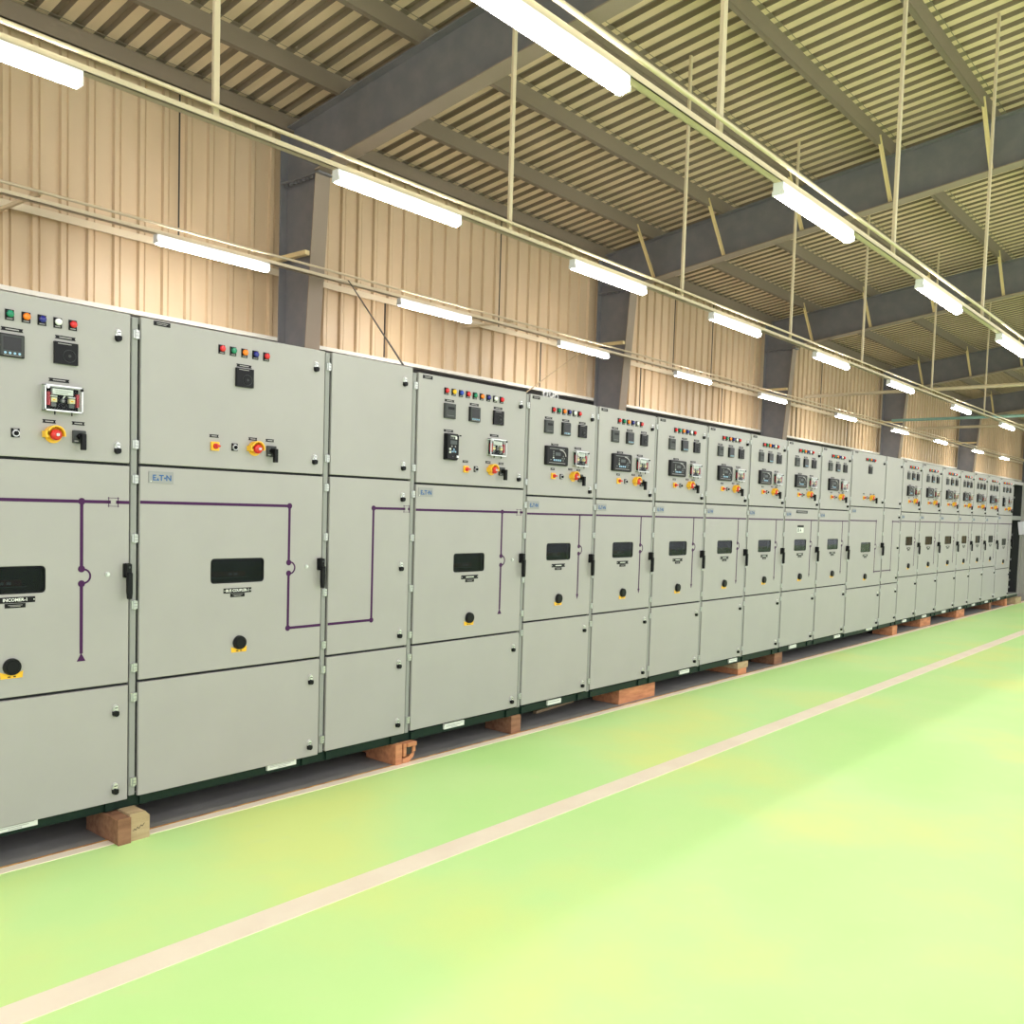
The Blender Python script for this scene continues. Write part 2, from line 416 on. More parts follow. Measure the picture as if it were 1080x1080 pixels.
# ------------------------------------------------------------------ cabinets
def door_mesh(x0, x1, z0, z1, hole=None, t=.020):
    """pressed steel door, front at y=0, with an optional rounded window opening"""
    import bmesh
    bm = bmesh.new()
    def loop(pts, y): 
        vs = [bm.verts.new((x, y, z)) for x, z in pts]
        return vs, [bm.edges.new((vs[i], vs[(i + 1) % len(vs)])) for i in range(len(vs))]
    outer = [(x0, z0), (x1, z0), (x1, z1), (x0, z1)]
    loops = [outer] + ([MB().rrect(*hole, .018, 4)] if hole else [])
    rings = []
    for y in (0.0, t):
        ed = []; vv = []
        for L in loops:
            vs, es = loop(L, y); ed += es; vv.append(vs)
        r = bmesh.ops.triangle_fill(bm, edges=ed, use_beauty=True)
        rings.append(vv)
    for a, b in zip(*rings):
        n = len(a)
        for i in range(n): bm.faces.new((a[i], b[i], b[(i + 1) % n], a[(i + 1) % n]))
    bmesh.ops.recalc_face_normals(bm, faces=bm.faces)
    me = bpy.data.meshes.new('door'); bm.to_mesh(me); bm.free()
    me.materials.append(M['paint'])
    return me

def zz(z): return z - ZB

class Cab:
    def __init__(s, xl, w, top, s1, s2, bot, hole=None, strip=.045):
        s.xl = xl; s.w = w; s.top = top; s.s1 = s1; s.s2 = s2; s.bot = bot; s.hole = hole
        s.root = empty('switchgear_cabinet', (xl, 0, ZB))
        b = MB((0, 0, -ZB))
        b.box(.002, w - .002, .075, 1.5, .175, top - .012, 'frame')                 # carcass behind the doors
        b.box(.002, w - .002, .020, .075, top - .030, top - .004, 'frame')
        b.box(.002, w - .002, .024, 1.5, top - .012, top - .002, 'paint')
        b.box(.002, w - .002, .026, .075, .175, .19, 'frame')
        b.box(w - .014, w - .002, .022, .075, .19, top - .03, 'dark')
        b.box(.030, .056, .022, .075, .19, top - .03, 'dark')
        for z in (s1, s2): b.box(.052, w - .012, .024, .075, z - .02, z + .02, 'dark')
        if hole:
            b.box(hole[0] - .02, hole[1] + .02, .050, .075, hole[2] - .02, hole[3] + .02, 'facia')
        s.body = b.build('cabinet_body', s.root)
        fs = MB((0, 0, -ZB)); fs.box(.004, .034, .006, .075, .178, top - .006, 'frame')
        bevel(fs.build('hinge_frame', s.root), .003, 1)
        bf = MB((0, 0, -ZB))
        bf.box(.0, w, .022, .030, .130, .183, 'base'); bf.box(0, w, .022, .075, ZB, .131, 'base'); bf.box(0, w, .022, .075, .175, .18, 'base')
        for x in (.06, w - .10): bf.box(x, x + .04, .010, .024, .128, .172, 'base')
        s.base = bf.build('base_frame', s.root)
        g = .006
        s.D = {}
        dx0, dx1 = strip, w - .004
        for nm, z0, z1, h in (('upper_door', s1 + g, top, None), ('middle_door', s2 + g, s1 - g, hole), ('lower_door', bot, s2 - g, None)):
            me = door_mesh(dx0, dx1, zz(z0), zz(z1), (h[0], h[1], zz(h[2]), zz(h[3])) if h else None)
            o = put(nm, me, s.root); bevel(o, .0035, 2); s.D[nm] = o
        s.U, s.Mid, s.Lo = s.D['upper_door'], s.D['middle_door'], s.D['lower_door']
        for z in (top - .08, s1 + .09, s1 - .065, (s1 + s2) / 2 + .16, (s1 + s2) / 2 - .14, s2 + .065, s2 - .07, bot + .07):
            put('hinge', C['hinge'](), s.root, (.024, .004, zz(z)))
        if hole:
            x0, x1, z0, z1 = hole
            rim = MB((0, 0, -ZB))
            pin = rim.rrect(x0 + .004, x1 - .004, z0 + .004, z1 - .004, .015); po = rim.rrect(x0, x1, z0, z1, .018); n = len(po)
            vs = [(x, .0005, z) for x, z in po] + [(x, .0005, z) for x, z in pin] + [(x, .012, z) for x, z in pin] + [(x, .012, z) for x, z in po]
            rim.add(vs, [(i, (i + 1) % n, n + (i + 1) % n, n + i) for i in range(n)] + [(n + i, n + (i + 1) % n, 2 * n + (i + 1) % n, 2 * n + i) for i in range(n)], 'black')
            rim.build('window_gasket', s.Mid)
            gl = MB((0, 0, -ZB)); gl.prism(pin, .004, .008, 'tint'); o = gl.build('window_pane', s.Mid); o['label'] = 'dark tinted glass'
            fc = MB((0, 0, -ZB))
            fc.box(x0 + .0, x0 + (x1 - x0) * .72, .036, .049, z0 + .028, z0 + .054, 'facred' if x1 - x0 > .2 else 'facia')
            fc.box(x0, x0 + (x1 - x0) * .8, .038, .049, z0 + .022, z0 + .026, 'mgrey')
            for k in range(2): fc.box(x0 + .12 + .03 * k, x0 + .138 + .03 * k, .034, .036, z0 + .034, z0 + .046, 'engrave')
            fc.build('breaker_front', s.root)
    def put(s, door, kind, x, z, nm=None):
        o = put(nm or NAMES[kind], C[kind](), door, (x, 0, zz(z)))
        if kind in LAB: o['label'] = LAB[kind]
        return o
    def lamps(s, xs, z, cols):
        names = dict(lred='red', lgreen='green', lorange='orange', lblue='dark blue', lbright='blue', lyellow='yellow', lwhite='white')
        for x, c in zip(xs, cols):
            put('indicator_lamp', lamp(c), s.U, (x, 0, zz(z)), names[c] + ' lens on a black square')
    def plate(s, door, x, z, w=.085, h=.014): put('label_plate', plate(w, h), door, (x, 0, zz(z)))
    def name(s, x, z, text=None):
        o = put('name_plate', nameplate(text), s.Mid, (x, 0, zz(z)))
        o['label'] = 'black plate reading ' + text if text else 'black plate with small pale lettering'
        put('name_plate', subplate(), s.Mid, (x, 0, zz(z - .023)), 'smaller black plate under the name')
    def mimic(s, hz=None, runs=(), dots=(), arcs=(), tri=None, iso=None, t=.007):
        b = MB((0, 0, -ZB)); y0, y1 = -.0012, 0
        for (x0, z0, x1, z1) in runs:
            if abs(z1 - z0) < 1e-6: b.box(min(x0, x1), max(x0, x1), y0, y1, z0 - t, z0 + t, 'purple')
            else: b.box(x0 - t, x0 + t, y0, y1, min(z0, z1), max(z0, z1), 'purple')
        for x, z in dots: b.disc(x, z, .0150, -.0018, y1, 'purple', 16)
        for x, z in arcs: b.ringarc(x + .008, z, .026, .034, -PI / 2, PI / 2, y0, y1, 'purple', 14)
        if tri:
            x, z, up = tri; h = .036 * up
            P = [(x - .019, z), (x + .019, z), (x, z + h)] if up > 0 else [(x + .015, z), (x - .015, z), (x, z + h)]
            b.prism(P, y0, y1, 'purple')
        if iso:
            x, z = iso
            for dx in (-.021, .021): b.box(x + dx - .0015, x + dx + .0015, y0, y1, z - .022, z + .022, 'purple')
            for dz in (-.018, .018): b.box(x - .026, x + .026, y0, y1, z + dz - .001, z + dz + .001, 'purple')
        o = b.build('mimic_line', s.Mid); o['label'] = 'purple one-line diagram strip'
        return o
    def white_plate(s, x, z=.160, w=.18):
        b = MB((0, 0, -ZB)); b.box(x - w / 2, x + w / 2, .008, .0215, z - .016, z + .016, 'offwhite')
        b.box(x - w * .42, x + w * .42, .0072, .008, z + .004, z + .007, 'engrave'); b.box(x - w * .42, x + w * .3, .0072, .008, z - .003, z - .0005, 'engrave')
        b.box(x - w * .15, x + w * .15, .0072, .008, z - .011, z - .008, 'engrave')
        o = b.build('rating_plate', s.root); o['label'] = 'white plate on the dark base'

RG = ['lred', 'lgreen', 'lorange', 'lblue', 'lwhite', 'lred']
# A - left edge
A = Cab(1.022, 1.005, 2.340, 1.680, .697, .168, hole=(.350, .640, 1.128, 1.240))
x = 1.022
A.lamps([1.27 - x, 1.332 - x, 1.395 - x, 1.457 - x, 1.52 - x, 1.583 - x, 1.645 - x, 1.708 - x, 1.77 - x], 2.252, ['lyellow', 'lbright', 'lred', 'lred', 'lgreen', 'lorange', 'lblue', 'lwhite', 'lred'])
A.plate(A.U, 1.53 - x, 2.192); A.put(A.U, 'meter_screen', 1.525 - x, 2.127); A.plate(A.U, 1.74 - x, 2.192); A.put(A.U, 'meter_dial', 1.74 - x, 2.127)
A.plate(A.U, 1.31 - x, 2.192); A.put(A.U, 'meter_slot', 1.31 - x, 2.127)
A.plate(A.U, 1.31 - x, 2.008); A.put(A.U, 'relay_narrow', 1.31 - x, 1.91)
A.plate(A.U, 1.715 - x, 2.013); A.put(A.U, 'relay_clear', 1.722 - x, 1.936)
A.put(A.U, 'selector', 1.542 - x, 1.782); A.plate(A.U, 1.675 - x, 1.84, .055); A.put(A.U, 'estop', 1.69 - x, 1.787)
A.plate(A.U, 1.795 - x, 1.842, .055); A.put(A.U, 'breaker_switch', 1.797 - x, 1.785)
for z in (2.24, 1.752): A.put(A.U, 'latch', 1.965 - x, z)
for z in (.585, .232): A.put(A.Lo, 'latch', 1.963 - x, z)
A.put(A.U, 'top_tag', .105, 2.320)
A.put(A.Mid, 'badge', .147, 1.628)
A.name(.52 - .0, 1.103, 'INCOMER-1'); A.put(A.Mid, 'rack_knob', 1.528 - x, .830)
A.put(A.Mid, 'screw', 1.925 - x, 1.195); A.put(A.Mid, 'handle', 2.008 - x, 1.165)
A.mimic(runs=[(.045, 1.512, 1.938 - x, 1.512), (1.962 - x, 1.512, 1.001, 1.512), (1.811 - x, 1.512, 1.811 - x, 1.222), (1.811 - x, 1.158, 1.811 - x, .855)],
        dots=[(1.811 - x, 1.512), (1.811 - x, 1.222), (1.811 - x, 1.158)], arcs=[(1.811 - x, 1.19)], tri=(1.811 - x, .822, 1), iso=(1.95 - x, 1.512))
A.white_plate(1.545 - x)
tag(A.root, 'light grey cabinet cut off by the left edge, with nameplate INCOMER-1', 'electrical cabinet', 'cabinets of the long switchgear row')

# B - bus coupler
def coupler(xl, w, text):
    c = Cab(xl, w, 2.338, 1.682, .702, .172, hole=(.405, .705, 1.130, 1.250))
    o = 2.027
    c.lamps([2.475 - o, 2.537 - o, 2.60 - o, 2.662 - o, 2.725 - o], 2.258, ['lred', 'lgreen', 'lorange', 'lblue', 'lred'])
    c.plate(c.U, 2.600 - o, 2.193); c.put(c.U, 'meter_dial', 2.600 - o, 2.135)
    c.plate(c.U, 2.440 - o, 1.840, .05); c.put(c.U, 'rotary_yellow', 2.443 - o, 1.792); c.put(c.U, 'selector', 2.552 - o, 1.795)
    c.plate(c.U, 2.655 - o, 1.842, .05); c.put(c.U, 'estop', 2.665 - o, 1.795); c.plate(c.U, 2.755 - o, 1.842, .05); c.put(c.U, 'breaker_switch', 2.762 - o, 1.788)
    for z in (2.25, 1.765): c.put(c.U, 'latch', 3.033 - o, z)
    for z in (.592, .238): c.put(c.Lo, 'latch', 3.032 - o, z)
    c.put(c.U, 'top_tag', 2.170 - o, 2.322); c.put(c.Mid, 'badge', 2.172 - o, 1.630)
    c.name(2.58 - o, 1.092, text); c.put(c.Mid, 'rack_knob', 2.592 - o, .832)
    c.put(c.Mid, 'screw', 2.995 - o, 1.198); c.put(c.Mid, 'handle', 3.077 - o, 1.165)
    v = 2.882 - o
    c.mimic(runs=[(.046, 1.515, v, 1.515), (v, 1.515, v, 1.222), (v, 1.166, v, .880), (v, .880, w - .004, .880)],
            dots=[(v, 1.515), (v, 1.222), (v, 1.166), (v, .880)], arcs=[(v, 1.194)])
    c.white_plate(.84)
    return c
B = coupler(2.027, 1.070, 'BUS COUPLER-1')
tag(B.root, 'wide light grey cabinet with nameplate BUS COUPLER-1, five lamps over one black dial', 'electrical cabinet', 'cabinets of the long switchgear row')

# C - bus riser, blank
Cc = Cab(3.097, .638, 2.340, 1.684, .704, .180)
for z in (2.25, 1.765): Cc.put(Cc.U, 'latch', .570, z)
for z in (1.585, 1.18, .785): Cc.put(Cc.Mid, 'latch', .572, z)
for z in (.605, .255): Cc.put(Cc.Lo, 'latch', .573, z)
Cc.mimic(runs=[(.046, .880, .355, .880), (.355, .880, .355, 1.515), (.355, 1.515, .598, 1.515), (.620, 1.515, .634, 1.515)], dots=[(.355, .880), (.355, 1.515)], iso=(.609, 1.515))
tag(Cc.root, 'narrow blank grey cabinet with only latches, beside the BUS COUPLER-1 cabinet', 'electrical cabinet', 'cabinets of the long switchgear row')

# D - incomer with nine lamps
def incomer(xl, w, top, s1, s2, bot):
    o = 3.735
    c = Cab(xl, w, top, s1, s2, bot, hole=(.380, .665, 1.128, 1.245))
    c.lamps([4.01 - o + .0637 * i for i in range(9)], 2.238, ['lred', 'lyellow', 'lbright', 'lred', 'lgreen', 'lorange', 'lblue', 'lwhite', 'lred'])
    for xx, k in ((4.040, 'meter_slot'), (4.263, 'meter_screen'), (4.490, 'meter_dial')):
        c.plate(c.U, xx - o, 2.180); c.put(c.U, k, xx - o, 2.118)
    c.plate(c.U, 4.038 - o, 1.998); c.put(c.U, 'relay_narrow', 4.055 - o, 1.902)
    c.plate(c.U, 4.460 - o, 2.002); c.put(c.U, 'relay_clear', 4.473 - o, 1.925)
    c.plate(c.U, 4.195 - o, 1.820, .05); c.put(c.U, 'rotary_yellow', 4.200 - o, 1.773); c.put(c.U, 'selector', 4.292 - o, 1.778)
    c.plate(c.U, 4.408 - o, 1.828, .05); c.put(c.U, 'estop', 4.440 - o, 1.781); c.plate(c.U, 4.535 - o, 1.826, .05); c.put(c.U, 'breaker_switch', 4.540 - o, 1.775)
    for z in (2.228, 1.745): c.put(c.U, 'latch', 4.713 - o, z)
    for z in (.60, .245): c.put(c.Lo, 'latch', 4.711 - o, z)
    c.put(c.U, 'top_tag', 3.852 - o, 2.298); c.put(c.Mid, 'badge', 3.856 - o, 1.618)
    c.name(4.265 - o, 1.095); c.put(c.Mid, 'rack_knob', 4.268 - o, .835)
    c.put(c.Mid, 'screw', 4.677 - o, 1.195); c.put(c.Mid, 'handle', 4.762 - o, 1.16)
    v = 4.562 - o
    c.mimic(runs=[(.046, 1.512, .985, 1.512), (1.008, 1.512, w - .004, 1.512), (v, 1.512, v, 1.222), (v, 1.162, v, .870)],
            dots=[(v, 1.512), (v, 1.222), (v, 1.162)], arcs=[(v, 1.192)], tri=(v, .838, 1), iso=(.997, 1.512))
    c.white_plate(4.17 - o)
    return c
D = incomer(3.735, 1.043, 2.318, 1.668, .704, .187)
tag(D.root, 'wide grey cabinet with nine lamps in one row above a narrow upright black relay', 'electrical cabinet', 'cabinets of the long switchgear row')

# E..K feeders: one prototype, then copies
def feeder(xl, w, top, s1, s2, bot):
    o = 5.590
    c = Cab(xl, w, top, s1, s2, bot, hole=(.277, .563, 1.180, 1.300), strip=.042)
    c.lamps([.300 + .0625 * i for i in range(6)], 2.230, RG)
    for xx, k in ((.250, 'meter_slot'), (.452, 'meter_screen'), (.655, 'meter_dial')):
        c.plate(c.U, xx, 2.168); c.put(c.U, k, xx, 2.108)
    c.plate(c.U, .330, 1.990); c.put(c.U, 'relay_large', .345, 1.912)
    c.plate(c.U, .610, 1.982); c.put(c.U, 'relay_clear', .628, 1.908)
    c.plate(c.U, .315, 1.820, .05); c.put(c.U, 'rotary_yellow', .320, 1.772); c.put(c.U, 'selector', .418, 1.772)
    c.plate(c.U, .525, 1.828, .05); c.put(c.U, 'estop', .560, 1.778); c.plate(c.U, .625, 1.826, .05); c.put(c.U, 'breaker_switch', .650, 1.770)
    for z in (2.218, 1.690): c.put(c.U, 'latch', .772, z)
    for z in (.665, .250): c.put(c.Lo, 'latch', .765, z)
    c.put(c.U, 'top_tag', .105, 2.292); c.put(c.Mid, 'badge', .110, 1.565)
    c.name(.420, 1.142); c.put(c.Mid, 'rack_knob', .430, .905)
    c.put(c.Mid, 'handle', .808, 1.14)
    v = .665
    c.mimic(runs=[(.043, 1.505, w - .004, 1.505), (v, 1.505, v, 1.275), (v, 1.222, v, .925)],
            dots=[(v, 1.275), (v, 1.222)], arcs=[(v, 1.249)], tri=(v, .925, -1), t=.0065)
    return c
E = feeder(4.778, .832, 2.312, 1.628, .762, .188)
fe_x = [4.778, 5.590, 6.425, 7.278, 8.120, 8.953, 9.853, 10.767]
E.root.scale.x = (fe_x[1] - fe_x[0]) / .832
fe_lab = ['grey feeder cabinet directly right of the wide nine-lamp cabinet',
          'grey feeder cabinet, second to the right of the nine-lamp cabinet, above the long orange sleeper',
          'grey feeder cabinet, third to the right of the nine-lamp cabinet',
          'grey feeder cabinet, middle one of the nearer seven, above the stacked pale plank',
          'grey feeder cabinet just left of the one with an extra notice',
          'grey feeder cabinet with an extra plate and a small notice above its window',
          'grey feeder cabinet between the one with a notice and the plain five-lamp one']
tag(E.root, fe_lab[0], 'electrical cabinet', 'cabinets of the long switchgear row')
feeders = [E.root]
for i in range(1, 7):
    r = copy_tree(E.root); r.location.x = fe_x[i]; r.scale.x = (fe_x[i + 1] - fe_x[i]) / .832
    tag(r, fe_lab[i], 'electrical cabinet', 'cabinets of the long switchgear row'); feeders.append(r)
# loose details that differ between feeders
def detail(root, names, fn, label=None):
    b = MB((0, 0, -ZB)); fn(b)
    par = root
    for ch in root.children:
        if ch.name.startswith(names[0]): par = ch
    o = b.build(names[1], par)
    if label: o['label'] = label
j = feeders[5]
detail(j, ('middle_door', 'label_plate'), lambda b: (b.box(.290, .560, -.002, 0, 1.576, 1.606, 'dgrey'), b.box(.32, .53, -.0026, -.002, 1.588, 1.594, 'engrave')), 'wide grey plate')
detail(j, ('middle_door', 'notice'), lambda b: (b.box(.330, .480, -.002, 0, 1.372, 1.450, 'offwhite'), b.box(.330, .480, -.0026, -.002, 1.426, 1.450, 'black'),
       b.box(.345, .365, -.0026, -.002, 1.380, 1.418, 'black'), b.prism([(.385, 1.385), (.43, 1.385), (.407, 1.418)], -.0026, -.002, 'mgrey')), 'black and white notice')
for k, xx in ((0, .36), (2, .55), (3, .62), (5, .30), (6, .62)):
    detail(feeders[k], ('none', 'rating_plate'), lambda b: (b.box(xx, xx + .16, .008, .0215, .142, .175, 'offwhite'), b.box(xx + .01, xx + .14, .0072, .008, .160, .164, 'engrave')), 'white plate on the dark base')

# L coupler and M riser further along
x0L, x1L, x1M = 10.767, 11.958, 12.640
L = copy_tree(B.root); L.location.x = x0L; L.scale.x = (x1L - x0L) / 1.070
for ch in list(L.children):
    for g in list(ch.children):
        if g.name.startswith('name_plate') and g.data.name.startswith('nameplate_BUS'): g.data = nameplate(None); g['label'] = 'black plate with small pale lettering'
tag(L, 'plain grey coupler cabinet far along the row, five lamps over a single black dial', 'electrical cabinet', 'cabinets of the long switchgear row')
Mr = copy_tree(Cc.root); Mr.location.x = x1L; Mr.scale.x = (x1M - x1L) / .638
tag(Mr, 'narrow blank grey cabinet far along the row beside the plain five-lamp coupler', 'electrical cabinet', 'cabinets of the long switchgear row')
# N..S feeders
fx = [12.640, 13.465, 14.430, 15.430, 16.240, 17.100, 17.970]
fl = ['small distant feeder cabinet directly right of the far blank narrow cabinet',
      'small distant feeder cabinet, second right of the far blank narrow cabinet',
      'small distant feeder cabinet, third right of the far blank narrow cabinet',
      'small distant feeder cabinet, fourth right of the far blank narrow cabinet',
      'small distant feeder cabinet, third left of the dark open gap',
      'small distant feeder cabinet, second left of the dark open gap']
for i in range(6):
    r = copy_tree(E.root); r.location.x = fx[i]; r.scale.x = (fx[i + 1] - fx[i]) / .832; r.scale.z = 1.012
    tag(r, fl[i], 'electrical cabinet', 'cabinets of the long switchgear row')
T = copy_tree(D.root); T.location.x = 17.970; T.scale.x = 1.10 / 1.043; T.scale.z = 1.008
tag(T, 'last closed grey cabinet of the row, beside the dark open one', 'electrical cabinet', 'cabinets of the long switchgear row')
# U open cabinet with its door swung out
U = empty('open_cabinet', (19.075, 0, ZB))
b = MB((0, 0, -ZB))
w = .90
b.box(0, .04, .01, 1.5, .17, 2.33, 'frame'); b.box(w - .05, w, .0, .03, .17, 2.33, 'paint'); b.box(w - .05, w, .03, 1.5, .17, 2.33, 'dark'); b.box(.04, w - .05, .3, .32, .2, 2.27, 'dark'); b.box(.04, w - .05, 1.45, 1.5, .17, 2.33, 'dark')
b.box(.04, w - .05, .02, 1.5, 2.27, 2.33, 'paint'); b.box(.04, w - .05, .02, 1.5, .17, .20, 'frame'); b.box(.04, w - .05, .02, .06, 1.60, 1.68, 'frame')
b.build('cabinet_body', U)
b = MB((0, 0, -ZB)); b.box(.0, w, .022, .075, ZB, .18, 'base'); b.build('base_frame', U)
for z in (2.02, 1.30, 1.05, .82, .60, .42, .28):
    b = MB((0, 0, -ZB)); b.box(.045, w - .055, .15, 1.2, z, z + .035, 'steel'); b.build('shelf', U)
    b = MB((0, 0, -ZB))
    for k in range(3): b.box(.10 + .24 * k, .26 + .24 * k, .25, .9, z + .036, z + .036 + .08 + .04 * (k % 2), 'dgrey')
    b.build('switch_unit', U)
b = MB((0, 0, -ZB)); b.box(w - .022, w - .002, -.78, -.004, .19, 2.32, 'paint'); o = b.build('swung_door', U); bevel(o, .004)
put('door_latch', C['latch'](), o, (w - .012, -.78, zz(2.2)))
tag(U, 'open dark cabinet at the right edge with metal shelves and its door swung outwards', 'electrical cabinet')
b = MB(); b.box(0, .002, -.16, .16, -.125, .125, 'paper'); o = b.build('paper_sheet', loc=(19.915, -.10, 1.465)); o.rotation_euler = (math.radians(-8), 0, 0)
tag(o, 'pale lilac paper sheet hung on the swung-out door at the right edge', 'paper')

# ------------------------------------------------------------------ timber blocks
def block(name, x0, x1, y0, y1, z1, m, label, cham=0.0, marks=False, second=None):
    cx, cy = (x0 + x1) / 2, (y0 + y1) / 2
    b = MB((-cx, -cy, 0))
    P = [(x0, 0), (x1, 0), (x1, z1 - cham), (x1 - cham, z1), (x0, z1)] if cham else [(x0, 0), (x1, 0), (x1, z1), (x0, z1)]
    b.prism(P, y0, y1, m)
    if marks:
        pts = [(.015, .045), (.022, .055), (.027, .046), (.036, .060), (.042, .050), (.052, .066), (.058, .058), (.068, .072)]
        for p, q in zip(pts, pts[1:]): b.bar((x0 + p[0], y0 - .0006, p[1]), (x0 + q[0], y0 - .0006, q[1]), .0016, .0024, 'ink')
    o = bevel(b.build(name, loc=(cx, cy, 0)), .004, 1)
    return tag(o, label, 'wood block', 'timber blocks under the cabinets')
block('wooden_block', 1.93, 1.99, -.10, .2, .118, 'wood', 'rough brown timber block at the bottom left under the first cabinet joint')
block('wooden_block', 1.992, 2.085, -.085, .2, .125, 'wood2', 'pale timber block with scribbled marks at the bottom left, beside the brown one', cham=.022, marks=True)
block('wooden_block', 3.655, 3.705, -.012, .25, .125, 'wood3', 'orange upright timber piece just left of the hook-shaped bracket')
def clamp():
    b = MB((-3.76, 0, 0))
    b.prism([(3.712, .002), (3.76, .002), (3.80, .03), (3.81, .055), (3.785, .055), (3.765, .036), (3.712, .03)], -.01, .35, 'wood3')
    b.box(3.712, 3.735, -.02, .35, .045, .125, 'wood3'); b.box(3.735, 3.81, -.03, .35, .10, .125, 'wood3'); b.box(3.785, 3.81, -.02, .35, .062, .10, 'wood3')
    b.box(3.735, 3.785, -.012, .02, .05, .10, 'ink')
    o = b.build('timber_bracket', loc=(3.76, 0, 0)); bevel(o, .003, 1)
    tag(o, 'orange hook-shaped wooden piece below the right joint of the nearer narrow blank cabinet', 'wood block', 'timber blocks under the cabinets')
clamp()
block('wooden_block', 4.735, 4.835, .012, .25, .125, 'wood', 'single reddish timber block under the right end of the nine-lamp cabinet', cham=.012)
block('wooden_sleeper', 6.10, 6.64, .045, .30, .123, 'wood3', 'long orange timber sleeper lying along the line under the second feeder cabinet')
block('wooden_block', 8.12, 8.30, .02, .5, .060, 'wood3', 'short orange timber offcut, lower of the stacked pair under the middle feeders')
o = block('wooden_plank', 8.09, 8.31, .01, .9, .060, 'wood2', 'pale timber plank lying on the short offcut under the middle feeders'); o.location.z = .061
block('wooden_block', 8.98, 9.17, .04, .3, .124, 'wood', 'reddish timber block under the feeder cabinet with extra notices')
block('wooden_block', 12.53, 12.72, -.01, .25, .124, 'wood3', 'orange timber block under the far narrow blank cabinet')
block('wooden_block', 13.90, 14.40, .04, .4, .124, 'wood3', 'broad orange timber block right of the far narrow blank cabinet')
block('wooden_block', 15.75, 16.22, .03, .4, .124, 'wood3', 'broad orange timber block midway under the six distant feeder cabinets')
block('wooden_block', 17.80, 17.95, .02, .4, .124, 'wood', 'small dark timber block under the last closed cabinet\'s left end')
block('wooden_block', 18.90, 19.05, .0, .4, .124, 'wood3', 'small orange timber block just left of the dark open gap')
block('wooden_block', 19.45, 19.95, -.06, .4, .124, 'wood2', 'pale timber block below the open cabinet at the right edge')
b = MB(); b.bar((0, 0, .011), (.55, .06, .011), .03, .02, 'wood2'); o = b.build('wooden_strip', loc=(5.35, .30, 0))
tag(o, 'thin pale wooden strip lying on the dark floor left of the long orange sleeper', 'wood strip')

# ------------------------------------------------------------------ building shell
WY = 5.25; XE = 58.0
def roofz(y): return 6.12 + .137 * (4.05 - y)
b = MB()
b.add([(-9, 0, 0), (XE, 0, 0), (XE, WY, 0), (-9, WY, 0)], [(0, 1, 2, 3)], 'slab')
b.add([(-9, -16, 0), (XE, -16, 0), (XE, 0, 0), (-9, 0, 0)], [(0, 1, 2, 3)], 'green')
struct(b.build('floor'))
b = MB(); b.box(-9, XE, -.062, -.004, 0, .002, 'cream_line'); b.box(-9, XE, -.004, .010, 0, .0025, 'orange_line'); struct(b.build('trim_1'))
b = MB(); b.box(-9, XE, -1.225, -1.095, 0, .002, 'cream_line'); struct(b.build('trim_2'))

def corrugated(name, a0, a1, fn, period=.21, m='clad', pan=None):
    """trapezoidal sheet; fn(a, out, end) -> point, a along the wall, out = rib height"""
    prof = []; a = a0; mm = []
    while a < a1:
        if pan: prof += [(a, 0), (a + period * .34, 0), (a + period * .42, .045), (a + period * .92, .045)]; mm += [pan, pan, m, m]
        else:
            prof += [(a, 0), (a + period * .56, 0), (a + period * .60, .038), (a + period * .76, .038), (a + period * .80, 0),
                     (a + period * .84, -.012), (a + period * .88, -.012), (a + period * .92, 0)]; mm += [m] * 8
        a += period
    vs = []
    for p, o in prof: vs += [fn(p, o, 0), fn(p, o, 1)]
    mb = MB(); mb.add(vs, [(2 * i, 2 * i + 2, 2 * i + 3, 2 * i + 1) for i in range(len(prof) - 1)], m)
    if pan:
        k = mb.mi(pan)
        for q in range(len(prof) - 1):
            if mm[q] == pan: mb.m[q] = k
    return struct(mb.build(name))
corrugated('wall_left', -9, XE, lambda a, o, e: (a, WY - o, 3.42 if e == 0 else 6.2), .262)
corrugated('wall_back', -16, WY, lambda a, o, e: (XE - o, a, 0 if e == 0 else roofz(a)))
corrugated('ceiling', -9, XE, lambda a, o, e: (a, (WY + .2) if e == 0 else -7, roofz(WY + .2 if e == 0 else -7) - o), .21, 'roof', 'roofpan_shade')  # roof ends early, out of view, to add sky light on the floor
b = MB(); b.box(-9, XE, WY - .02, WY + .2, 0, 3.40, 'dadowall'); struct(b.build('wall_left_dado'))
b = MB(); b.box(-9, XE, WY - .14, WY + .2, 3.385, 3.43, 'ledge'); struct(b.build('trim_3'))

